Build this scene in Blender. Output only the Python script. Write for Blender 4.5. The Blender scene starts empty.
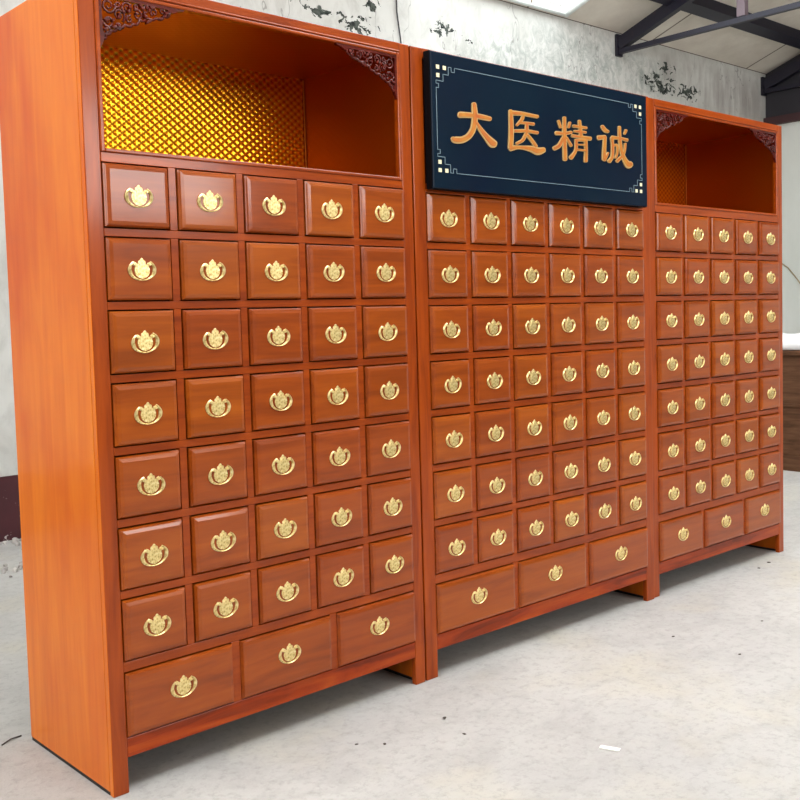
import bpy, bmesh, math, random
from mathutils import Vector, Matrix
random.seed(7)
PI = math.pi
C = bpy.context.scene.collection

# ------------------------------------------------------------------ materials
def lin(c):
    return tuple(((v/255)/12.92 if v/255 <= .04045 else ((v/255+.055)/1.055)**2.4) for v in c) + (1,)

class NT:
    def __init__(s, name):
        s.m = bpy.data.materials.new(name); s.m.use_nodes = True
        s.t = s.m.node_tree; s.n = s.t.nodes; s.l = s.t.links
        s.b = s.n['Principled BSDF']
    def new(s, t, **kw):
        n = s.n.new(t)
        for k, v in kw.items(): setattr(n, k, v)
        return n
    def link(s, a, b): s.l.new(a, b)
    def mapping(s, scale=(1,1,1), coord='Object', loc=(0,0,0), rnd=False):
        tc = s.new('ShaderNodeTexCoord'); mp = s.new('ShaderNodeMapping')
        mp.inputs['Scale'].default_value = scale; mp.inputs['Location'].default_value = loc
        src = tc.outputs[coord]
        if rnd:
            oi = s.new('ShaderNodeObjectInfo'); ad = s.new('ShaderNodeVectorMath', operation='ADD')
            ml = s.new('ShaderNodeVectorMath', operation='SCALE'); cb = s.new('ShaderNodeCombineXYZ')
            for k in range(3): s.link(oi.outputs['Random'], cb.inputs[k])
            s.link(cb.outputs[0], ml.inputs[0]); ml.inputs['Scale'].default_value = 37.0
            s.link(src, ad.inputs[0]); s.link(ml.outputs[0], ad.inputs[1]); src = ad.outputs[0]
        s.link(src, mp.inputs[0]); return mp.outputs[0]
    def noise(s, vec, scale, detail=4, rough=.55, dist=0):
        n = s.new('ShaderNodeTexNoise'); n.inputs['Scale'].default_value = scale
        n.inputs['Detail'].default_value = detail; n.inputs['Roughness'].default_value = rough
        n.inputs['Distortion'].default_value = dist
        s.link(vec, n.inputs['Vector']); return n.outputs['Fac']
    def ramp(s, fac, stops):
        r = s.new('ShaderNodeValToRGB'); e = r.color_ramp.elements
        while len(e) < len(stops): e.new(.5)
        for el, (p, c) in zip(e, stops): el.position = p; el.color = c if len(c) == 4 else lin(c)
        s.link(fac, r.inputs[0]); return r.outputs[0]
    def mix(s, fac, a, b, mode='MIX'):
        m = s.new('ShaderNodeMix', data_type='RGBA', blend_type=mode)
        for k, v in ((0, fac), (6, a), (7, b)):
            if hasattr(v, 'node'): s.link(v, m.inputs[k])
            else: m.inputs[k].default_value = v
        return m.outputs[2]
    def math(s, op, a, b=0.0, c=None):
        m = s.new('ShaderNodeMath', operation=op)
        for k, v in enumerate((a, b, c)):
            if v is None: continue
            if hasattr(v, 'node'): s.link(v, m.inputs[k])
            else: m.inputs[k].default_value = v
        return m.outputs[0]
    def bump(s, h, strength=.2, dist=.01):
        b = s.new('ShaderNodeBump'); b.inputs['Strength'].default_value = strength
        b.inputs['Distance'].default_value = dist
        s.link(h, b.inputs['Height']); s.link(b.outputs[0], s.b.inputs['Normal'])
    def set(s, col=None, rough=.5, metal=0, coat=0, coat_r=.1, spec=None):
        if col is not None:
            if hasattr(col, 'node'): s.link(col, s.b.inputs['Base Color'])
            else: s.b.inputs['Base Color'].default_value = col
        s.b.inputs['Roughness'].default_value = rough; s.b.inputs['Metallic'].default_value = metal
        s.b.inputs['Coat Weight'].default_value = coat; s.b.inputs['Coat Roughness'].default_value = coat_r
        if spec is not None: s.b.inputs['Specular IOR Level'].default_value = spec
        return s.m

def wood(name, dark, mid, light, axis, var=.0, coat=.5, rough=.35, scale=1.0, mottled=False):
    t = NT(name)
    sc = [9*scale, 9*scale, 9*scale]; sc['xyz'.index(axis)] = .9*scale
    v = t.mapping(tuple(sc), rnd=True)
    n1 = t.noise(v, 3.0, 6, .6, .8)
    sc2 = [60*scale]*3; sc2['xyz'.index(axis)] = 3*scale
    n2 = t.noise(t.mapping(tuple(sc2), rnd=True), 2.0, 4, .6)
    c = t.ramp(n1, [(.3, dark), (.5, mid), (.72, light)])
    c = t.mix(t.math('MULTIPLY', n2, .35), c, t.mix(1.0, c, lin(dark), 'MULTIPLY'))
    if mottled:
        v3 = t.mapping((2.6, 2.6, 1.1), rnd=True)
        n3 = t.noise(v3, 1.4, 3, .5, .3)
        c = t.mix(t.math('MULTIPLY', t.math('GREATER_THAN', n3, -1), t.math('SUBTRACT', 1.0, n3)), c, t.ramp(n3, [(.35, dark), (.6, light)]))
    if var:
        oi = t.new('ShaderNodeObjectInfo'); hs = t.new('ShaderNodeHueSaturation')
        t.link(c, hs.inputs['Color'])
        t.link(t.math('ADD', t.math('MULTIPLY', oi.outputs['Random'], var), 1-var/2), hs.inputs['Value'])
        t.link(t.math('ADD', t.math('MULTIPLY', oi.outputs['Random'], .006), .498), hs.inputs['Hue'])
        c = hs.outputs[0]
    t.bump(n2, .05, .002)
    t.b.inputs['Coat IOR'].default_value = 1.42
    return t.set(c, rough, 0, coat, .13, .12)

D_, M_, L_ = (112,36,10), (160,60,17), (182,78,24)
M = {}
M['frame_v'] = wood('stained_frame_wood_upright', (132,50,6), (156,65,7), (174,76,12), 'z', coat=.5, rough=.36)
M['frame_h'] = wood('stained_frame_wood_level', (132,50,6), (156,65,7), (174,76,12), 'x', coat=.5, rough=.36)
M['drawer'] = wood('stained_drawer_wood', (132,56,8), (152,68,10), (168,80,14), 'x', var=.13, coat=.8, rough=.36, scale=.7)
M['apron'] = wood('knotty_apron_wood', (100,34,8), (160,58,12), (184,82,20), 'x', scale=.8, coat=.3)
M['side'] = wood('orange_side_board', (190,78,8), (210,104,16), (224,128,34), 'z', scale=.6, coat=.3, rough=.42, mottled=True)
M['dark_wood'] = wood('dark_inner_wood', (40,16,8), (60,24,12), (76,32,16), 'x', coat=0, rough=.7)  # darkened so the cabinet inside and underside read as shade
M['carved'] = wood('dark_red_carved_wood', (60,10,6), (88,20,12), (108,32,18), 'x', scale=2, coat=.5, rough=.3)
M['crate'] = wood('dull_brown_board', (72,48,32), (96,66,46), (112,80,58), 'y', coat=0, rough=.6)

t = NT('rubber_black'); M['black'] = t.set(lin((18,14,14)), .6)
t = NT('brass')
v = t.mapping((1,1,1)); n = t.noise(v, 260, 2, .5)
t.bump(n, .45, .0014); M['brass'] = t.set(t.ramp(t.noise(v, 170, 3), [(.34,(186,158,90)), (.48,(232,208,142)), (.7,(248,234,180))]), .34, .85)

# embossed gold lining, coordinates in metres from the UV map
t = NT('embossed_gold_foil')
uv = t.mapping((1,1,1), 'UV'); sx = t.new('ShaderNodeSeparateXYZ'); t.link(uv, sx.inputs[0])
a = t.math('SINE', t.math('MULTIPLY', sx.outputs[0], 2*PI/.034)); b = t.math('SINE', t.math('MULTIPLY', sx.outputs[1], 2*PI/.026))
h = t.math('MULTIPLY', a, b)
t.bump(h, .42, .0024)
c = t.ramp(t.math('ADD', t.math('MULTIPLY', h, .5), .5), [(.1,(196,112,8)), (.9,(250,188,44))])
M['gold'] = t.set(c, .26, .95)
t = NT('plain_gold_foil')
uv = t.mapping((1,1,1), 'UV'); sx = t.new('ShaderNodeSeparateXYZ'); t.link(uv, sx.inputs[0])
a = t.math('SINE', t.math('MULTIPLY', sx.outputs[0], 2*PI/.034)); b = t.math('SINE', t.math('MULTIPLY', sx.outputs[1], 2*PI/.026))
t.bump(t.math('MULTIPLY', a, b), .14, .0012); M['gold_side'] = t.set(lin((186,92,10)), .3, .9)  # same foil on sides, ceiling and bottom, darkened for shade, weaker bump
t = NT('corner_bead_gold'); M['bead'] = t.set(lin((206,116,30)), .4, .6)

t = NT('sign_navy_lacquer')
M['navy'] = t.set(t.ramp(t.noise(t.mapping(), 2.5, 2), [(.3,(3,18,38)), (.7,(4,27,42))]), .3, 0, 0, .08, .16)
t = NT('sign_navy_edge'); M['navy_edge'] = t.set(lin((4,5,9)), .6, spec=.1)
t = NT('letter_gold_rim'); M['rim'] = t.set(lin((186,152,96)), .5, .1)
t = NT('letter_gold_face'); M['face'] = t.set(t.ramp(t.noise(t.mapping(), 22, 3), [(.3,(178,84,22)), (.7,(186,124,32))]), .5, .1)
t = NT('pale_line'); M['line'] = t.set(lin((112,134,144)), .5)
t = NT('ivory_inlay'); M['ivory'] = t.set(lin((232,224,186)), .4)

# concrete floor
t = NT('concrete_floor')
v = t.mapping()
n1 = t.noise(v, .9, 6, .6, .4); n2 = t.noise(t.mapping((1,1.5,1)), 4.5, 10, .74, .5); n3 = t.noise(v, 30, 8, .8); n4 = t.noise(t.mapping(loc=(5,3,0)), 1.7, 4, .6)
c = t.ramp(n1, [(.3,(168,166,163)), (.5,(176,174,170)), (.7,(186,184,179))])
c = t.mix(t.ramp(n2, [(.46,(0,0,0)), (.62,(150,150,150))]), c, lin((144,140,136)))
c = t.mix(t.ramp(n4, [(.52,(0,0,0)), (.68,(170,170,170))]), c, lin((186,178,156)))
c = t.mix(t.ramp(n3, [(.5,(0,0,0)), (.66,(190,190,190))]), c, lin((132,128,124)))
t.bump(t.math('ADD', n2, t.math('MULTIPLY', n3, .6)), .5, .008)
M['floor'] = t.set(c, .62, 0, 0, .1, .4)

# old plaster wall: peeled black patches at their own places, mould bloom, maroon dado below
t = NT('peeling_plaster')
tc = t.new('ShaderNodeTexCoord'); sp = t.new('ShaderNodeSeparateXYZ'); t.link(tc.outputs['Object'], sp.inputs[0])
X, Z = sp.outputs[0], sp.outputs[2]
v = tc.outputs['Object']
def blob(cx, cz, rx, rz):
    dx = t.math('DIVIDE', t.math('SUBTRACT', X, cx), rx); dz = t.math('DIVIDE', t.math('SUBTRACT', Z, cz), rz)
    r2 = t.math('ADD', t.math('MULTIPLY', dx, dx), t.math('MULTIPLY', dz, dz))
    return t.math('MAXIMUM', t.math('SUBTRACT', 1.0, r2), 0.0)
def union(bl):
    o = bl[0]
    for q in bl[1:]: o = t.math('MAXIMUM', o, q)
    return o
base = t.ramp(t.noise(v, .8, 5, .6), [(.3,(186,184,178)), (.5,(206,205,200)), (.7,(219,219,215))])
fine = t.noise(t.mapping((1,1,.55)), 9, 7, .72, .6)
streak = t.noise(t.mapping((1,1,.12)), 5, 5, .65)
base = t.mix(t.ramp(fine, [(.47,(0,0,0)), (.64,(150,150,150))]), base, lin((160,158,152)))
mould = union([blob(6.6,3.65,1.3,.42), blob(5.6,3.5,.9,.3), blob(7.6,3.65,.7,.28)])
mm = t.math('MULTIPLY', mould, t.ramp(t.noise(t.mapping((1,1,.7)), 11, 8, .75, 1.2), [(.42,(0,0,0)), (.6,(255,255,255))]))
base = t.mix(t.math('MULTIPLY', mm, .75), base, lin((138,146,140)))
grime = union([blob(9.2,3.65,1.1,.35), blob(8.5,3.8,.9,.2)])
base = t.mix(t.math('MULTIPLY', t.math('MULTIPLY', grime, t.ramp(streak, [(.4,(0,0,0)), (.6,(255,255,255))])), .8), base, lin((150,140,136)))
peel = union([blob(3.86,3.56,.26,.09), blob(3.5,3.57,.17,.05), blob(3.3,3.66,.14,.07), blob(4.02,3.73,.13,.07), blob(3.95,3.49,.09,.06),
              blob(4.78,3.65,.17,.085), blob(5.1,3.6,.06,.03), blob(7.95,3.63,.42,.13), blob(8.45,3.60,.3,.1), blob(8.05,3.8,.2,.08)])
pn = t.noise(t.mapping((1,1,1.3)), 10.5, 4, .62, .9)
pm = t.math('GREATER_THAN', t.math('ADD', pn, t.math('MULTIPLY', peel, .17)), .635)
pm = t.math('MULTIPLY', pm, t.math('GREATER_THAN', peel, .01))
base = t.mix(pm, base, t.ramp(t.noise(v, 30), [(.4,(38,42,40)), (.6,(84,90,84))]))
hair = t.math('LESS_THAN', t.math('ABSOLUTE', t.math('SUBTRACT', t.noise(t.mapping((1,1,.35)), 1.6, 4, .6), .5)), .0022)
base = t.mix(t.math('MULTIPLY', hair, .5), base, lin((112,108,104)))
spots = t.math('GREATER_THAN', t.noise(v, 26, 2, .5), .76)
base = t.mix(t.math('MULTIPLY', spots, .6), base, lin((90,92,88)))
t.bump(t.math('ADD', t.math('MULTIPLY', fine, .4), t.math('MULTIPLY', pm, -1)), .4, .01)
M['plaster'] = t.set(base, .85, 0, 0, .1, .2)

t = NT('maroon_dado_paint')
v = t.mapping(); M['dado'] = t.set(t.mix(t.ramp(t.noise(v, 22, 4, .6), [(.66,(0,0,0)), (.7,(255,255,255))]), t.ramp(t.noise(v, 5, 4), [(.3,(58,20,26)), (.7,(74,28,34))]), lin((170,160,156))), .6)
t = NT('pale_end_wall_paint')
v = t.mapping((1,1,.4)); c = t.ramp(t.noise(v, 2, 5), [(.3,(216,220,214)), (.7,(234,236,231))]); M['paint'] = t.set(c, .8)
t = NT('roof_board')
v = t.mapping(); n = t.noise(v, 2.2, 6, .65)
br = t.new('ShaderNodeTexBrick'); t.link(t.mapping((1,1,1), 'UV', (-.15,0,0)), br.inputs['Vector'])
br.offset = 0; br.inputs['Scale'].default_value = 1; br.inputs['Brick Width'].default_value = 1.9; br.inputs['Row Height'].default_value = 1.3
br.inputs['Mortar Size'].default_value = .012
c = t.ramp(n, [(.3,(204,194,182)), (.6,(222,214,202)), (.8,(230,224,214))])
c = t.mix(br.outputs['Fac'], c, lin((110,96,88)))
M['roof'] = t.set(c, .85)
t = NT('navy_steel')
v = t.mapping(); M['steel'] = t.set(t.mix(t.ramp(t.noise(v, 12, 5, .7), [(.6,(0,0,0)), (.75,(130,130,130))]), lin((34,32,46)), lin((104,70,66))), .45, .2)
t = NT('grey_steel_post'); M['post'] = t.set(lin((120,104,112)), .5, .1)
t = NT('dark_red_beam_paint'); M['beam'] = t.set(lin((66,38,40)), .7)
t = NT('dark_gable_board'); M['gable'] = t.set(lin((48,46,52)), .8)
t = NT('skylight_sheet'); t.b.inputs['Emission Color'].default_value = (.93,.97,1,1); t.b.inputs['Emission Strength'].default_value = 10; M['sky'] = t.set(lin((235,240,242)), .5)  # glow of the added roof panels
t = NT('dull_grey_paint'); M['dull'] = t.set(t.ramp(t.noise(t.mapping(), 1.5, 4), [(.3,(96,92,88)), (.7,(118,114,108))]), .8)  # unseen walls coloured dark to cut reflections in the lacquer
t = NT('small_skylight_sheet'); t.b.inputs['Emission Color'].default_value = (.9,.97,1,1); t.b.inputs['Emission Strength'].default_value = 4.2; M['sky_dim'] = t.set(lin((235,240,242)), .5)  # shared by the real skylight and the added panel on the left
t = NT('white_frame_paint'); M['white'] = t.set(lin((224,228,226)), .6)
t = NT('white_paper'); M['paper'] = t.set(lin((232,232,226)), .7)
t = NT('cable_black'); M['cable'] = t.set(lin((50,46,48)), .6)
t = NT('tan_cord'); M['cord'] = t.set(lin((168,150,116)), .7)
t = NT('dark_debris'); M['debris'] = t.set(lin((70,60,54)), .9)
t = NT('grey_rubble'); M['rubble'] = t.set(t.ramp(t.noise(t.mapping(), 8), [(.3,(110,104,100)), (.7,(200,194,188))]), .9)
t = NT('cloth_white'); M['cloth'] = t.set(lin((226,226,226)), .8)

# ------------------------------------------------------------------ mesh helpers
class MB:
    def __init__(s): s.bm = bmesh.new()
    def box(s, x0, x1, y0, y1, z0, z1, bev=0, mat=0):
        b = bmesh.new(); bmesh.ops.create_cube(b, size=1)
        for v in b.verts:
            v.co = Vector(((x0+x1)/2 + v.co.x*(x1-x0), (y0+y1)/2 + v.co.y*(y1-y0), (z0+z1)/2 + v.co.z*(z1-z0)))
        if bev: bmesh.ops.bevel(b, geom=b.edges[:], offset=bev, segments=2, affect='EDGES', profile=.5)
        s.add(b, mat); return s
    def add(s, b, mat=0):
        for f in b.faces: f.material_index = mat
        me = bpy.data.meshes.new('tmp'); b.to_mesh(me); b.free(); s.bm.from_mesh(me); bpy.data.meshes.remove(me)
    def prism(s, pts, y0, y1, mat=0, bev=0):
        """polygon in x,z extruded from y0 (back) to y1 (front, smaller y)"""
        b = bmesh.new()
        A = [b.verts.new((x, y1, z)) for x, z in pts]; B = [b.verts.new((x, y0, z)) for x, z in pts]
        n = len(pts)
        f = b.faces.new(A); b.faces.new(B[::-1])
        for i in range(n): b.faces.new((A[i], B[i], B[(i+1) % n], A[(i+1) % n]))
        bmesh.ops.recalc_face_normals(b, faces=b.faces[:])
        if bev: bmesh.ops.bevel(b, geom=[e for e in f.edges], offset=bev, segments=2, affect='EDGES', profile=.5)
        s.add(b, mat); return s
    def tube(s, pts, r, seg=8, mat=0, closed=False):
        b = bmesh.new(); P = [Vector(p) for p in pts]; n = len(P); rings = []
        rr = r if isinstance(r, (list, tuple)) else [r]*n
        for i, p in enumerate(P):
            d = (P[min(i+1, n-1)] - P[max(i-1, 0)]).normalized()
            u = d.cross(Vector((0,1,0)));
            if u.length < .05: u = d.cross(Vector((1,0,0)))
            u.normalize(); w = d.cross(u)
            rings.append([b.verts.new(p + (u*math.cos(2*PI*k/seg) + w*math.sin(2*PI*k/seg))*rr[i]) for k in range(seg)])
        for i in range(n-1):
            for k in range(seg): b.faces.new((rings[i][k], rings[i][(k+1) % seg], rings[i+1][(k+1) % seg], rings[i+1][k]))
        b.faces.new(rings[0][::-1]); b.faces.new(rings[-1])
        bmesh.ops.recalc_face_normals(b, faces=b.faces[:])
        for f in b.faces: f.smooth = True
        s.add(b, mat); return s
    def build(s, name, mats, parent=None, smooth=False):
        me = bpy.data.meshes.new(name); s.bm.to_mesh(me); s.bm.free()
        for m in (mats if isinstance(mats, (list, tuple)) else [mats]): me.materials.append(m)
        if smooth:
            for p in me.polygons: p.use_smooth = True
        o = bpy.data.objects.new(name, me); C.objects.link(o)
        if parent: o.parent = parent
        return o

def tag(o, label=None, cat=None, group=None, kind=None):
    if label: o['label'] = label
    if cat: o['category'] = cat
    if group: o['group'] = group
    if kind: o['kind'] = kind
    return o
def empty(name, loc=(0,0,0), rz=0):
    o = bpy.data.objects.new(name, None); C.objects.link(o); o.location = loc; o.rotation_euler = (0,0,rz)
    o.empty_display_size = .1; return o
def copy_tree(o, parent=None):
    c = o.copy(); C.objects.link(c)
    if parent: c.parent = parent
    for ch in [q for q in o.children]: copy_tree(ch, c)
    return c

# ------------------------------------------------------------------ drawers
def drawer_mesh(w, h):
    """raised and bevelled drawer face with the box behind it; origin = centre of the face at frame level"""
    b = bmesh.new()
    bev, lip, top = .013, -.002, -.0125
    def ring(ww, hh, y): return [b.verts.new((sx*ww/2, y, sz*hh/2)) for sx, sz in ((-1,-1),(1,-1),(1,1),(-1,1))]
    rings = [ring(w-.03, h-.03, .30), ring(w-.03, h-.03, .018), ring(w, h, .018), ring(w, h, lip), ring(w-.004, h-.004, lip-.003), ring(w-.5*bev-.003, h-.5*bev-.003, (lip+top)/2-.003), ring(w-2*bev, h-2*bev, top), ring(w-2*bev-.003, h-2*bev-.003, top-.0004)]
    b.faces.new(rings[0][::-1])
    for A, B in zip(rings, rings[1:]):
        for k in range(4): b.faces.new((A[k], A[(k+1) % 4], B[(k+1) % 4], B[k]))
    b.faces.new(rings[-1])
    bmesh.ops.recalc_face_normals(b, faces=b.faces[:])
    m = MB(); m.add(b); return m

def handle_parts(parent, z):
    # lotus shaped back plate
    half = [(q[0]*.98, q[1]*1.08) for q in [(0,.0285),(.003,.0265),(.0065,.0225),(.0105,.0205),(.012,.0165),(.0105,.0125),(.014,.0105),(.018,.0165),(.0235,.0185),(.0285,.0145),(.0275,.0085),(.0225,.0095),(.0215,.005),(.0235,-.001),(.0225,-.009),(.0185,-.016),(.0125,-.0205),(.006,-.023),(0,-.0245)]]
    pts = half + [(-x, y) for x, y in half[-2:0:-1]]
    m = MB(); m.prism(pts, 0, -.0022, bev=.0008)
    m.prism([(x*.72, y*.74+.001) for x, y in pts], -.0018, -.0034, bev=.0009)
    # small pivots of the bail
    for s in (-1, 1): m.prism([(s*.0235+.004*math.cos(a), .013+.004*math.sin(a)) for a in [k*PI/4 for k in range(8)]], 0, -.0050, bev=.001)
    bp = m.build('backplate', M['brass'], parent); bp.location = (0, -.013, z)
    # swinging bail: broad crescents at both sides, thin under the plate
    out, inn = [], []
    N = 34
    for k in range(N+1):
        a = math.radians(128 + (412-128)*k/N)
        u = abs(math.sin((a-math.radians(270))))          # 1 at the sides, 0 at the bottom
        d = abs(k/N-.5)*2
        wdt = .0032 + .0080*math.sin(min(1, d/.62)*PI/2)**2*(1 if d < .62 else max(.25, 1-(d-.62)/.5))
        cx, cz = math.cos(a), math.sin(a)
        ox, oz = .0425*cx, .0295*cz - .002
        L = math.hypot(.0425*cx, .0295*cz)
        out.append((ox, oz)); inn.append((ox*(1-wdt/L), (oz+.002)*(1-wdt/L)-.002))
    m = MB(); b = bmesh.new()
    V = []
    for (ax, az), (bx, bz) in zip(out, inn):
        mx, mz = (ax+bx)/2, (az+bz)/2
        V.append([b.verts.new(q) for q in ((ax,-.0004,az), (ax,-.0025,az), (mx,-.0050,mz), (bx,-.0025,bz), (bx,-.0004,bz))])
    for A, B in zip(V, V[1:]):
        for k in range(5): b.faces.new((A[k], A[(k+1) % 5], B[(k+1) % 5], B[k]))
    b.faces.new(V[0]); b.faces.new(V[-1][::-1]); bmesh.ops.recalc_face_normals(b, faces=b.faces[:])
    m.add(b)
    bl = m.build('bail', M['brass'], parent); bl.location = (0, -.013, z)

def make_drawer(w, h):
    o = drawer_mesh(w, h-.0052).build('drawer', M['drawer'])
    handle_parts(o, .0)
    return o

# ------------------------------------------------------------------ cabinets
H, DP = 2.2, .55
RP, Z1, DH = .1949, 1.6235, .169
Z_NICHE0, Z_NICHE1 = 1.741, 2.166
ZW, HW = .2440, .180
Z_AP0, Z_AP1 = .098, .142

def carving_mesh(sgn):
    """openwork scroll bracket; origin at the upper outer corner, spreads inwards (sgn) and downwards"""
    m = MB(); y0, y1 = .006, -.006
    Wd, Hd = .225, .118
    def P(u, v): return (sgn*u, -v)
    # outer strips
    def strip(pts): m.prism([P(*q) for q in pts], y0, y1)
    strip([(0,0),(Wd+.035,0),(Wd+.03,.006),(Wd+.012,.009),(Wd,.016),(Wd-.012,.017),(Wd-.02,.010),(0,.009)])
    strip([(0,0),(.009,0),(.010,Hd-.02),(.016,Hd-.012),(.010,Hd+.01),(0,Hd+.03)])
    def tb(pts, r):
        m.tube([(sgn*u, -.002, -v) for u, v in pts], r, 6)
    def spiral(cu, cv, r, a0, turns, dirn, th=.0036):
        n = int(14*turns); q = []
        for k in range(n+1):
            f = k/n; a = a0 + dirn*turns*2*PI*f; rr = r*(1-.8*f)
            q.append((cu+rr*math.cos(a), cv+rr*math.sin(a)))
        tb(q, [th*(1.1-.5*k/n) for k in range(n+1)])
    # lobed lower contour
    lobes = [(Wd-.01,.014),(Wd-.03,.030),(Wd-.055,.038),(Wd-.085,.042),(Wd-.105,.052),(Wd-.125,.066),(Wd-.15,.072),(Wd-.172,.082),(Wd-.190,.094),(Wd-.205,.104),(.012,Hd)]
    q = []
    for i in range(len(lobes)-1):
        (a, b), (c, d) = lobes[i], lobes[i+1]
        for k in range(5):
            f = k/5; s_ = math.sin(f*PI)*.005
            q.append((a+(c-a)*f + s_*.6, b+(d-b)*f + s_))
    q.append(lobes[-1]); tb(q, .0042)
    rs = random.Random(3)
    for cu, cv, r, a0, tn, dn in [(.030,.030,.020,0,1.5,1),(.060,.050,.018,1,1.4,-1),(.085,.026,.017,2,1.5,1),(.028,.070,.017,3,1.4,-1),(.115,.040,.015,4,1.3,1),(.140,.022,.012,0,1.3,-1),
                               (.165,.024,.012,2,1.2,1),(.190,.018,.009,1,1.2,-1),(.058,.078,.010,1,1.2,1),(.024,.094,.010,4,1.2,1),(.090,.056,.011,5,1.2,-1),(.056,.022,.010,3,1.2,-1),(.112,.018,.008,1,1.1,1)]:
        spiral(cu, cv, r, a0, tn, dn)
    # leaves and berries
    for k in range(30):
        u = rs.uniform(.012, Wd-.02); lim = .1*(1-u/Wd)**.8 + .012
        v = rs.uniform(.012, max(.014, lim)); a = rs.uniform(0, 2*PI); L = rs.uniform(.008,.016); w = .0035
        c, s_ = math.cos(a), math.sin(a)
        leaf = [(u+c*x-s_*z, v+s_*x+c*z) for x, z in ((-L/2,0),(-L/5,w),(L/5,w),(L/2,0),(L/5,-w),(-L/5,-w))]
        m.prism([P(*p) for p in leaf], .004, -.007-rs.uniform(0,.003), bev=.001)
    bmesh.ops.recalc_face_normals(m.bm, faces=m.bm.faces[:])
    return m

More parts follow.
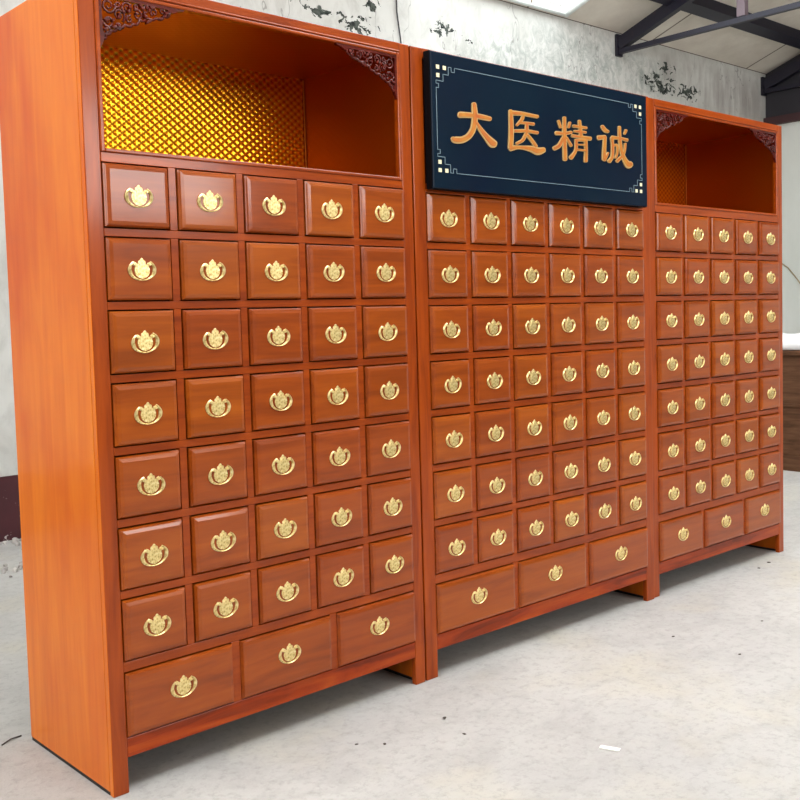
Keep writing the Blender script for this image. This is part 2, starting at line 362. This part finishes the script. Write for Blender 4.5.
def make_cabinet(W, ncol, cp, loc, rz, label, niche=True, zb=.012, RP=RP, Z1=Z1, DH=DH, xc=None, protos={}):
    r = empty('medicine_cabinet', loc, rz)
    tag(r, label, 'cabinet', 'drawer cabinets standing in one row')
    dw = cp - .0318
    xc = xc or W/2
    mgn = xc - ncol*cp/2 + .0132                    # stile width
    xr = 2*xc - mgn                                  # inner edge of the right stile
    th = .022                                        # frame depth
    for x0, x1 in ((0, .022), (W-.022, W)):
        MB().box(x0, x1, th+.0008, DP, .010, H, .0015).build('side_panel', M['side'], r)
        MB().box(x0+.001, x1-.001, th+.003, DP-.004, 0, .010).build('base_strip', M['black'], r)  # plain black strip below the side board
    for x0, x1 in ((0, mgn), (xr, W)):
        m = MB().box(x0, x1, 0, th, 0, H, .003); st_ = m.build('stile', [M['frame_v'], M['side']], r)
        for p_ in st_.data.polygons:
            if p_.normal.x < -.9 and x0 == 0 and loc[0] < .5: p_.material_index = 1
    # back foot boards
    for x0, x1 in ((.022, .10), (W-.10, W-.022)):
        MB().box(x0, x1, DP-.032, DP-.0125, 0, .14, .001).build('back_foot', M['dark_wood'], r)
    MB().box(.022, W-.022, DP-.012, DP, zb, H-.02).build('back_panel', M['dark_wood'], r)  # lower edge carried down to block light from behind the cabinet
    MB().box(.022, W-.022, th, DP-.012, .135, .147).build('bottom_panel', M['dark_wood'], r)
    MB().box(.022, W-.022, th, DP, H-.02, H, .001).build('top_panel', M['frame_h'], r)
    # top rail with bead
    m = MB().box(mgn, xr, 0, th, Z_NICHE1, H, .002)
    m.box(mgn+.0, xr, -.0045, .003, Z_NICHE1+.002, Z_NICHE1+.0075, .002)
    m.build('top_rail', M['frame_h'], r)
    # lattice between the drawers
    m = MB()
    zc = [Z1 - RP*i for i in range(7)]
    edges = [(zc[0]+DH/2+.0015, Z_NICHE0)]
    for i in range(6): edges.append((zc[i+1]+DH/2+.0015, zc[i]-DH/2-.0015))
    edges.append((ZW+HW/2+.0015, zc[6]-DH/2-.0015))
    for z0, z1 in edges: m.box(mgn, xr, .0005, th, z0, z1, .0015)
    for i in range(7):
        for j in range(1, ncol):
            x = xc + (j-ncol/2)*cp
            m.box(x-.0132+.0015, x+.0132-.0015, .0005, th, zc[i]-DH/2-.0012, zc[i]+DH/2+.0012, .0012)
    wp = (ncol*cp)/3
    for j in (1, 2):
        x = xc + (j-1.5)*wp
        m.box(x-.0132-.001, x+.0132+.001, .0005, th, ZW-HW/2-.0012, ZW+HW/2+.0012, .0012)
    m.build('drawer_lattice', M['frame_h'], r)
    m = MB().box(mgn, xr, .001, th, Z_AP0, ZW-HW/2-.0015, .002)
    m.build('apron', M['apron'], r)
    # added dark board, stands in for the shade behind the drawer boxes
    MB().box(.022, W-.022, .31, .32, .147, Z_NICHE0-.02).build('inner_board', M['dark_wood'], r)
    MB().box(.022, W-.022, th, DP-.012, Z_NICHE0-.02, Z_NICHE0-.003).build('niche_shelf', M['frame_h'], r)
    if niche:
        # gold foil on back, sides, ceiling and bottom of the open compartment
        x0, x1, y0, y1, z0, z1 = mgn-.006, xr+.006, th, DP-.014, Z_NICHE0-.001, H-.022
        b = bmesh.new(); uvl = b.loops.layers.uv.new('UVMap')
        def quad(co, uv):
            f = b.faces.new([b.verts.new(c) for c in co])
            for l, q in zip(f.loops, uv): l[uvl].uv = q
        quad([(x0,y1,z0),(x1,y1,z0),(x1,y1,z1),(x0,y1,z1)], [(x0,z0),(x1,z0),(x1,z1),(x0,z1)])
        quad([(x1,y1,z0),(x1,y0,z0),(x1,y0,z1),(x1,y1,z1)], [(y1,z0),(y0,z0),(y0,z1),(y1,z1)])
        quad([(x0,y0,z0),(x0,y1,z0),(x0,y1,z1),(x0,y0,z1)], [(y0,z0),(y1,z0),(y1,z1),(y0,z1)])
        quad([(x0,y1,z1),(x1,y1,z1),(x1,y0,z1),(x0,y0,z1)], [(x0,y1),(x1,y1),(x1,y0),(x0,y0)])
        quad([(x0,y0,z0),(x1,y0,z0),(x1,y1,z0),(x0,y1,z0)], [(x0,y0),(x1,y0),(x1,y1),(x0,y1)])
        m = MB(); m.bm.free(); m.bm = b
        m.bm.normal_update()
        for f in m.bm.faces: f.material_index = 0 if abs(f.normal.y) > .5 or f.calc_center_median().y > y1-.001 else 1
        o = m.build('niche_lining', [M['gold'], M['gold_side']], r)
        sol = o.modifiers.new('thick', 'SOLIDIFY'); sol.thickness = .0012; sol.offset = -1
        MB().box(x1-.007, x1-.0015, y1-.007, y1-.0015, z0+.002, z1-.002, .001).build('corner_bead', M['bead'], r)
        tr = MB()
        a, bb = mgn, xr
        for (p0, p1, q0, q1) in ((a, a+.013, Z_NICHE0, Z_NICHE1), (bb-.013, bb, Z_NICHE0, Z_NICHE1), (a+.013, bb-.013, Z_NICHE0, Z_NICHE0+.011), (a+.013, bb-.013, Z_NICHE1-.010, Z_NICHE1)):
            tr.box(p0, p1, -.003, .018, q0, q1, .003)
        tr.build('niche_trim', M['frame_h'], r)
        for s, x in ((1, a+.012), (-1, bb-.012)):
            c = carving_mesh(s).build('carved_bracket', M['carved'], r); c.location = (x, .006, Z_NICHE1-.009)
    else:
        MB().box(mgn, xr, .012, .022, Z_NICHE0, Z_NICHE1).build('niche_board', M['dark_wood'], r)
    # drawers
    key = ('s', ncol, DH)
    if key not in protos: protos[key] = (make_drawer(dw, DH), make_drawer(wp-.0295, HW))
    first = protos.get(('used', key)) is None; protos[('used', key)] = True
    ps, pw = protos[key]
    spots = [(ps, xc+(j-(ncol-1)/2)*cp, z) for z in zc for j in range(ncol)] + [(pw, xc+(j-1)*wp, ZW) for j in range(3)]
    seen = set()
    for p, x, z in spots:
        if first and p not in seen: o = p; seen.add(p); o.parent = r
        else: o = copy_tree(p, r)
        o.location = (x, 0, z)
        for ch in o.children:
            if z == ZW: ch.location.z = .012
            if ch.name.startswith('bail'): ch.rotation_euler.y = random.uniform(-.10, .10)
    return r

cab_a = make_cabinet(1.1780, 5, .2224, (.0098,-.0245,0), .01966, 'leftmost and nearest red-brown drawer cabinet, its orange side board showing, gold-lined open top', RP=.1963, Z1=1.628, DH=.1715, xc=.5895)
cab_b = make_cabinet(1.3830, 6, .2164, (1.1950,0,0), 0, 'middle red-brown drawer cabinet, six drawers wide, with the navy sign on its top', niche=False)
cab_c = make_cabinet(1.1800, 5, .2224, (2.5845,.00821,0), .003456, 'rightmost and farthest red-brown drawer cabinet, with a dim gold-lined open top', zb=.05)

# ------------------------------------------------------------------ sign board
sg = empty('sign_board', (1.1836, 0, 0))
tag(sg, 'dark navy horizontal sign board with four gold Chinese characters across the middle cabinet top', 'sign')
MB().box(.068, 1.320, -.040, -.005, 1.721, 2.184, .002).build('panel', [M['navy']], sg)
MB().box(.066, 1.322, -.034, -.0048, 1.719, 2.186, .001).build('panel_edge', M['navy_edge'], sg)
STROKES = {'da':[[(255,332,85),(400,338,75),(540,360,75),(665,388,62)],[(442,185,62),(450,260,74),(455,340,80),(450,430,80),(430,530,80),(370,620,84),(280,665,92),(190,662,88),(160,640,50)],[(478,440,36),(540,540,66),(620,640,86),(690,715,115),(725,735,105)]],'yi':[[(150,165,66),(300,175,52),(420,198,48),(485,208,46)],[(150,140,48),(157,300,58),(157,450,62),(150,600,60)],[(150,600,76),(260,592,46),(400,612,76),(490,645,98),(565,630,72)],[(305,200,38),(285,250,42),(225,318,32)],[(270,285,34),(350,292,38),(435,303,42)],[(350,290,42),(348,400,50)],[(200,388,42),(340,390,46),(485,412,42)],[(345,410,42),(300,500,42),(225,545,38)],[(360,440,38),(420,520,46),(465,585,46)]],'jing':[[(160,150,38),(185,235,38)],[(308,170,38),(290,235,34)],[(235,105,46),(235,350,56),(245,660,58)],[(130,310,56),(230,315,46),(325,300,46)],[(220,370,42),(170,470,58),(105,512,58)],[(262,370,36),(325,478,40)],[(435,145,42),(455,350,54)],[(355,215,42),(430,225,42),(530,240,38)],[(368,285,36),(520,300,36)],[(340,345,46),(450,362,42),(585,385,58)],[(390,400,44),(385,540,42),(320,640,58)],[(390,400,36),(520,408,44)],[(520,405,46),(525,560,46),(520,690,54)],[(400,462,22),(510,470,22)],[(400,530,30),(510,545,30)]],'cheng':[[(155,142,46),(190,192,56),(232,212,42)],[(108,293,66),(190,282,54)],[(190,290,46),(180,480,52),(180,575,58)],[(182,585,46),(235,490,26)],[(285,290,54),(400,300,38),(485,325,48)],[(280,295,46),(290,400,42),(285,540,46),(245,605,54)],[(310,390,32),(350,398,36),(350,500,32),(330,558,34)],[(380,148,42),(385,300,46),(410,480,52),(460,600,66),(505,655,96),(535,645,80)],[(460,370,32),(440,500,36),(350,605,48)],[(470,190,38),(450,240,32)]]}
AFF = {'da': [[0.0003759, -8.9e-06, 0.1067044], [4.17e-05, -0.0002615, 2.0577744]], 'yi': [[0.0004502, -9e-06, 0.3970911], [4.65e-05, -0.0002957, 2.0599089]],
       'jing': [[0.000464, -8e-06, 0.6638556], [4.55e-05, -0.0002907, 2.0547433]], 'cheng': [[0.0005098, -7.4e-06, 0.9324378], [4.79e-05, -0.0003047, 2.0623478]]}
def smooth(P, n=5):
    P = [Vector(p) for p in P]
    if len(P) < 3: return P
    Q = [2*P[0]-P[1]] + P + [2*P[-1]-P[-2]]; out = []
    for i in range(1, len(Q)-2):
        a, b, c, d = Q[i-1:i+3]
        for k in range(n):
            t_ = k/n; out.append(.5*((2*b)+(c-a)*t_+(2*a-5*b+4*c-d)*t_*t_+(3*b-a-3*c+d)*t_**3))
    return out + [P[-1]]
def outline(st, sc):
    P = smooth(st); n = len(P); L, R = [], []
    for i, p in enumerate(P):
        a, b = P[max(i-1, 0)], P[min(i+1, n-1)]
        d = Vector((b.x-a.x, b.y-a.y)).normalized(); nn = Vector((-d.y, d.x)); w = p.z/2*sc
        c = Vector((p.x, p.y)); L.append(c+nn*w); R.append(c-nn*w)
        if i == 0: d0, n0, w0, c0 = d, nn, w, c
        if i == n-1: d1, n1, w1, c1 = d, nn, w, c
    def cap(c, d, nn, r): return [c + r*(math.cos(a)*nn + math.sin(a)*d*.7) for a in [PI*k/5 for k in range(1, 5)]]
    return L + cap(c1, d1, n1, w1) + R[::-1] + cap(c0, -d0, -n0, w0)
for key in ('da', 'yi', 'jing', 'cheng'):
    A = AFF[key]; m = MB(); e = 0
    for st in STROKES[key]:
        for sc, y, mt in ((1.0, -.0435, 0), (.58, -.0449, 1)):
            e += 1
            pts = [(A[0][0]*p.x+A[0][1]*p.y+A[0][2], A[1][0]*p.x+A[1][1]*p.y+A[1][2]) for p in outline(st, sc)]
            m.prism(pts, -.0398 if mt == 0 else -.0425, y-e*.00003, mt)
    m.build('character', [M['rim'], M['face']], sg)
lx0, lx1, lz0, lz1 = .090, 1.283, 1.777, 2.139
lw = .0011
def bar(m, x0, z0, x1, z1, w=lw): m.box(min(x0,x1)-w, max(x0,x1)+w, -.0412, -.0395, min(z0,z1)-w, max(z0,z1)+w)
m = MB(); g = .098
bar(m, lx0+g, lz1, lx1-g, lz1); bar(m, lx0+g, lz0, lx1-g, lz0); bar(m, lx0, lz0+.086, lx0, lz1-.086); bar(m, lx1, lz0+.086, lx1, lz1-.086)
m.build('border_line', M['line'], sg)
for cx, sx in ((lx0, 1), (lx1, -1)):
    for cz, sz in ((lz0, 1), (lz1, -1)):
        m = MB()
        for u, v in ((.009,.006), (.041,.006), (.009,.034)):
            x, z = cx+sx*u, cz+sz*v
            m.box(x-.0072, x+.0072, -.0418, -.0395, z-.0068, z+.0068, mat=0)
        def path(pts):
            for (a, b), (c, d) in zip(pts, pts[1:]):
                k = m.bm.faces.__len__(); m.box(min(cx+sx*a, cx+sx*c)-lw, max(cx+sx*a, cx+sx*c)+lw, -.0412, -.0395, min(cz+sz*b, cz+sz*d)-lw, max(cz+sz*b, cz+sz*d)+lw, mat=1)
        path([(.0,.052), (.034,.052), (.034,.028), (.060,.028), (.060,.0), (.074,.0), (.074,.015), (.090,.015), (.090,0), (.098,0)])
        path([(.0,.052), (.0,.062), (.012,.062), (.012,.076), (0,.076), (0,.086)])
        m.build('corner_ornament', [M['ivory'], M['line']], sg)

# ------------------------------------------------------------------ the building
def struct(name, m, mat): 
    o = m.build(name, mat); o['kind'] = 'structure'; return o
XL, XR, YB, YF, ZE, SL = -5.0, 10.1, 3.52, -7.0, 4.02, .35
YR = -1.0; ZR = ZE + SL*(YB-YR)
struct('floor', MB().box(XL-.2, XR+.2, YF-.2, YB+.2, -.15, 0), M['floor'])
struct('wall_back', MB().box(XL, XR+.2, YB, YB+.2, 0, ZE+.02), M['plaster'])
struct('baseboard_back', MB().box(XL, XR, YB-.006, YB, 0, .39), M['dado'])
# end wall on the right below the beam, dark gable boards above
struct('wall_right', MB().box(XR+.02, XR+.2, YF, YB-.001, 0, 3.41), M['paint'])
struct('trim_1', MB().box(XR-.06, XR+.2, YF, YB-.001, 3.41, 3.50, .004), M['beam'])
m = MB(); b = bmesh.new()
pts = [(YB, 3.50), (YB, ZE), (YR, ZR), (YF, ZR-SL*(YR-YF)), (YF, 3.5)]
A = [b.verts.new((XR, y, z)) for y, z in pts]; B = [b.verts.new((XR+.2, y, z)) for y, z in pts]
b.faces.new(A); b.faces.new(B[::-1])
for i in range(5): b.faces.new((A[i], B[i], B[(i+1) % 5], A[(i+1) % 5]))
bmesh.ops.recalc_face_normals(b, faces=b.faces[:]); m.add(b)
struct('wall_gable', m, M['gable'])
# unseen left wall, its wide opening added for the fill light
m = MB()
m.box(XL-.2, XL, YF, YB+.2, 0, 1.9).box(XL-.2, XL, YF, YB+.2, 3.7, 4.0).box(XL-.2, XL, YF, -4, 1.9, 3.7).box(XL-.2, XL, 1.0, YB+.2, 1.9, 3.7)
struct('wall_left', m, M['dull'])
# unseen front wall, its high opening shaped for the niche reflection
m = MB()
m.box(XL-.2, .2, YF-.2, YF, 0, 3.9).box(5.2, XR+.2, YF-.2, YF, 0, 3.9).box(.2, 5.2, YF-.2, YF, 3.85, 3.9).box(.2, 5.2, YF-.2, YF, 0, 2.35)
struct('wall_front', m, M['dull'])

# roof: two slopes with openings for the skylight and the added light panels
def roof_slab(x0, x1, ya, yb, up):
    """slab between ya (eave side) and yb (ridge side)"""
    def z(y): return ZE + SL*(YB-y) if up else ZR - SL*(YR-y)
    b = bmesh.new(); uvl = b.loops.layers.uv.new('UVMap')
    co = [(x0,ya,z(ya)), (x1,ya,z(ya)), (x1,yb,z(yb)), (x0,yb,z(yb))]
    lo = [b.verts.new(c) for c in co]; hi = [b.verts.new((c[0], c[1], c[2]+.06)) for c in co]
    b.faces.new(lo); b.faces.new(hi[::-1])
    for i in range(4): b.faces.new((lo[i], hi[i], hi[(i+1) % 4], lo[(i+1) % 4]))
    bmesh.ops.recalc_face_normals(b, faces=b.faces[:])
    for f in b.faces:
        for l in f.loops: l[uvl].uv = (l.vert.co.x, (YB - l.vert.co.y)*1.06)
    return b
SK = [(4.4, 6.33, 3.46, 1.7, True), (-3.2, -1.0, 2.9, .8, True), (1.4, 5.6, .5, -.85, True), (-1.6, 1.0, -1.15, -2.6, False), (2.6, 5.4, -1.15, -2.6, False)]  # first is the real skylight; the rest are added for light and highlights
m = MB()
def slope_with_holes(xa, xb, ya, yb, up, holes):
    xs = sorted(set([xa, xb] + [h_[0] for h_ in holes] + [h_[1] for h_ in holes]))
    for x0, x1 in zip(xs, xs[1:]):
        hh = [h_ for h_ in holes if h_[0] <= x0 and h_[1] >= x1]
        if hh:
            yc = ya
            for _, _, y0, y1, _ in sorted(hh, key=lambda h_: -h_[2]):
                m.add(roof_slab(x0, x1, yc, y0, up)); yc = y1
            m.add(roof_slab(x0, x1, yc, yb, up))
        else: m.add(roof_slab(x0, x1, ya, yb, up))
slope_with_holes(XL-.2, XR+.2, YB+.2, YR, True, SK[:3])
slope_with_holes(XL-.2, XR+.2, YR, YF-.2, False, SK[3:])
struct('ceiling', m, M['roof'])
for k, (x0, x1, y0, y1, up) in enumerate(SK):
    z = (lambda y: ZE + SL*(YB-y)) if up else (lambda y: ZR - SL*(YR-y))
    b = bmesh.new(); V = [b.verts.new(c) for c in ((x0,y0,z(y0)+.07), (x1,y0,z(y0)+.07), (x1,y1,z(y1)+.07), (x0,y1,z(y1)+.07))]
    b.faces.new(V); r_ = bmesh.ops.extrude_face_region(b, geom=b.faces[:])
    for v_ in r_['geom']:
        if isinstance(v_, bmesh.types.BMVert): v_.co.z += .01
    bmesh.ops.recalc_face_normals(b, faces=b.faces[:]); m = MB(); m.add(b)
    struct('window_%d' % (k+1), m, M['sky_dim'] if k < 2 else M['sky'])
    m = MB()
    for xx in (x0, x1):
        m.tube([(xx, y0, z(y0)-.01), (xx, y1, z(y1)-.01)], .03, 4)
    m.tube([(x0, y0, z(y0)-.01), (x1, y0, z(y0)-.01)], .02, 4)
    struct('trim_%d' % (k+2), m, M['white'])

# purlin under the roof boards
def slope_box(x0, x1, y0, y1, d0, d1):
    b = bmesh.new(); z = lambda y: ZE + SL*(YB-y)
    co = [(x, y, z(y)-d) for x in (x0, x1) for y, d in ((y0,d0), (y1,d0), (y1,d1), (y0,d1))]
    V = [b.verts.new(c) for c in co]
    b.faces.new(V[:4]); b.faces.new(V[4:][::-1])
    for i in range(4): b.faces.new((V[i], V[4+i], V[4+(i+1) % 4], V[(i+1) % 4]))
    bmesh.ops.recalc_face_normals(b, faces=b.faces[:]); return b
m = MB(); m.add(slope_box(6.42, XR+.04, 2.92, 2.80, .001, .10))
tag(m.build('purlin', M['steel']), 'dark navy steel purlin running along under the pale roof boards', 'beam')

# trusses
def beam(m, a, b_, w, h):
    a, b_ = Vector(a), Vector(b_); d = (b_-a).normalized(); u = Vector((1,0,0)); v_ = d.cross(u).normalized()
    bb = bmesh.new(); R = []
    for p in (a, b_): R.append([bb.verts.new(p + u*sx*w/2 + v_*sz*h/2) for sx, sz in ((-1,-1),(1,-1),(1,1),(-1,1))])
    bb.faces.new(R[0]); bb.faces.new(R[1][::-1])
    for i in range(4): bb.faces.new((R[0][i], R[1][i], R[1][(i+1) % 4], R[0][(i+1) % 4]))
    bmesh.ops.recalc_face_normals(bb, faces=bb.faces[:]); m.add(bb)
YE = YF+.05
tr = empty('roof_truss', (7.2, 0, 0)); tag(tr, 'near dark navy steel roof truss with a pinkish post, in front of the pale boards', 'roof truss')
m = MB(); beam(m, (0, YB-.03, ZE-.115), (0, YR+.05, ZR-.12), .07, .12); m.build('top_chord', M['steel'], tr)
m = MB(); beam(m, (0, YE, ZR-SL*(YR-YE)-.12), (0, YR-.05, ZR-.12), .07, .12); m.build('top_chord', M['steel'], tr)
m = MB(); beam(m, (0, YB-.03, 3.835), (0, YE, 3.835), .05, .046); m.build('bottom_chord', M['steel'], tr)
for y in (2.17, .7, YR, -2.9, -4.6):
    zt = (ZE + SL*(YB-y) if y >= YR else ZR-SL*(YR-y)) - .19
    MB().box(-.03, .03, y-.04, y+.04, 3.864, zt).build('post', M['post'], tr)
for ya, yb in ((.66,YR+.04), (-2.86,YR-.04), (-4.56,-2.94)):
    m = MB()
    zt = (ZE + SL*(YB-yb) if yb >= YR else ZR-SL*(YR-yb)) - .22
    if ya > YR: beam(m, (.0, ya, 3.88), (.0, yb, zt), .03, .03)
    else: beam(m, (.0, ya, 3.88), (.0, yb, zt), .03, .03)
    m.build('brace', M['steel'], tr)
MB().box(-.045, .045, YB-.03, YB-.001, 3.79, ZE-.02).build('heel_plate', M['steel'], tr)
t2 = copy_tree(tr); t2.location = (10.03, 0, -.03); t2['label'] = 'far dark steel roof truss against the end wall, above the dark red beam'

# cable hanging on the back wall
m = MB(); m.tube([(4.27, YB-.012, 4.0), (4.272, YB-.012, 3.7), (4.30, YB-.012, 3.52), (4.33, YB-.012, 3.3), (4.34, YB-.012, 2.4), (4.33, YB-.012, 1.6)], .006, 6)
tag(m.build('hanging_cable', M['cable']), 'thin dark cable running down the plaster wall behind the leftmost cabinet', 'cable')
m = MB(); m.tube([(XR+.014, 3.36, 1.80), (XR+.014, 3.26, 1.73), (XR+.014, 3.17, 1.62), (XR+.014, 3.08, 1.50), (XR+.014, 2.9, 1.40), (XR+.014, 2.6, 1.34)], .007, 6)
tag(m.build('slack_rope', M['cord']), 'thin tan rope sagging diagonally across the pale end wall', 'rope')

# brown chest behind the right cabinet, with papers on top
ch = empty('wooden_chest', (6.2, 0, 0)); tag(ch, 'brown wooden chest on the floor beyond the rightmost cabinet, by the photo edge', 'chest')
MB().box(0, .7, .5, 1.9, .0, .12, .004).build('plinth', M['crate'], ch)
MB().box(.012, .7, .51, 1.89, .12, .90, .003).build('body', M['crate'], ch)
MB().box(-.01, .72, .48, 1.92, .90, .935, .004).build('lid', M['crate'], ch)
MB().box(.002, .012, .53, 1.87, .50, .525, .002).build('ledge', M['crate'], ch)
m = MB()
b = bmesh.new(); bmesh.ops.create_grid(b, x_segments=18, y_segments=18, size=.5)
for v_ in b.verts:
    x, y = v_.co.x, v_.co.y; ed = max(abs(x), abs(y))*2
    v_.co = Vector((6.5+x*.5, 1.2+y*1.1, .942+.115*(1-ed**6)+.02*math.sin(9*x)*math.cos(11*y)*(1-ed**6)))
for f in b.faces: f.smooth = True
m.add(b); o = m.build('folded_cloth', M['cloth']); o.modifiers.new('s', 'SOLIDIFY').thickness = .004
tag(o, 'rumpled white sheet heaped on the brown wooden chest', 'cloth')

# small litter on the floor
m = MB(); m.prism([(-.030,-.0), (.028,-.0), (.032,.003), (-.026,.003)], .010, -.010)
o = m.build('paper_scrap', M['paper']); o.location = (1.195, -.785, .0005); o.rotation_euler = (0, 0, -1.2)
tag(o, 'small white paper scrap lying on the open concrete floor', 'paper')
litter = [((1.01,-.28), 'dark crumb on the floor just right of the leftmost cabinet foot', .010), ((.97,-.41), 'dark crumb lying below another, in front of the first cabinet gap', .006), ((.69,-.23), 'small dark chip on the floor before the leftmost cabinet', .006),
          ((.75,-.29), 'curled dark thread-like chip on the floor before the leftmost cabinet', .007), ((2.19,-.35), 'tiny dark chip on the floor in front of the gap between middle and rightmost cabinet', .007),
          ((3.49,-.05), 'tiny chip near the foot of the rightmost cabinet', .010), ((3.36,-.07), 'tiny dark chip left of the rightmost cabinet end foot', .010), ((2.18,-.64), 'tiny dark speck alone on the bare floor at the right', .007), ((2.6,-.5),'tiny dark speck on the floor before the rightmost cabinet',.006)]
for k, ((x, y), lab, s_) in enumerate(litter):
    b = bmesh.new(); bmesh.ops.create_icosphere(b, subdivisions=1, radius=s_)
    for v_ in b.verts: v_.co = Vector((v_.co.x*random.uniform(.7,1.5), v_.co.y*random.uniform(.5,1), v_.co.z*.35*random.uniform(.6,1)))
    zmin = min(v_.co.z for v_ in b.verts)
    m = MB(); m.add(b); o = m.build('floor_chip', M['debris']); o.location = (x, y, -zmin); o.rotation_euler = (0,0,random.uniform(0,3))
    tag(o, lab, 'debris', 'chips scattered on the floor')
# twig by the back corner
m = MB(); m.tube([(-.085,.545,.003), (-.05,.565,.005), (-.015,.572,.003)], .0024, 5)
tag(m.build('twig', M['debris']), 'thin dark twig by the back corner of the leftmost cabinet', 'twig')
# rubble along the back wall
m = MB(); rr = random.Random(11)
for k in range(420):
    x = rr.uniform(-.4, 2.2); y = 3.48 - abs(rr.gauss(0, .5)) - .02
    if y < 1.9: continue
    if rr.random() < .55: y = rr.choice((3.44, 2.75)) + rr.gauss(0, .035)
    s_ = rr.uniform(.006, .022)
    b = bmesh.new(); bmesh.ops.create_icosphere(b, subdivisions=1, radius=s_)
    for v_ in b.verts: v_.co *= rr.uniform(.6, 1.2)
    bmesh.ops.translate(b, verts=b.verts[:], vec=(x, min(y, 3.48), s_*.5)); m.add(b)
tag(m.build('plaster_rubble', M['rubble']), 'grey plaster crumbs scattered on the floor along the maroon wall foot', 'rubble', kind='stuff')

# ------------------------------------------------------------------ light
def area(name, loc, rot, sx, sy, power, col):
    l = bpy.data.lights.new(name, 'AREA'); l.shape = 'RECTANGLE'; l.size = sx; l.size_y = sy; l.energy = power; l.color = col
    o = bpy.data.objects.new(name, l); C.objects.link(o); o.location = loc; o.rotation_euler = rot; return o
# added area lights in the unseen wall openings, for fill and niche reflections
area('daylight_front_window', (2.7, -6.95, 3.1), (math.radians(90), 0, 0), 4.9, 1.4, 240, (1.0, .98, .96))
area('daylight_left_window', (-4.95, -1.5, 2.8), (0, math.radians(-90), 0), 1.7, 4.9, 200, (1.0, .98, .95))
w = bpy.data.worlds.new('daylight'); bpy.context.scene.world = w; w.use_nodes = True
w.node_tree.nodes['Background'].inputs[0].default_value = (.93, .97, 1, 1); w.node_tree.nodes['Background'].inputs[1].default_value = .5

# ------------------------------------------------------------------ camera
cd = bpy.data.cameras.new('camera'); co = bpy.data.objects.new('camera', cd); C.objects.link(co)
co.location = (-1.1313347756659113, -2.543027309520327, 1.2854485501625383)
co.rotation_mode = 'XYZ'; co.rotation_euler = (1.5101576038618993, 0.027470371937682894, -0.7312457162237824)
cd.sensor_fit = 'HORIZONTAL'; cd.sensor_width = 36; cd.lens = 998.90688/800*36
cd.shift_x = -(407.55326-400)/800; cd.shift_y = (376.47479-400)/800; cd.clip_start = .05
S_ = bpy.context.scene; S_.camera = co
S_.view_settings.view_transform = 'Standard'; S_.view_settings.look = 'None'; S_.view_settings.exposure = .15; S_.view_settings.gamma = 1
S_.view_settings.use_curve_mapping = False
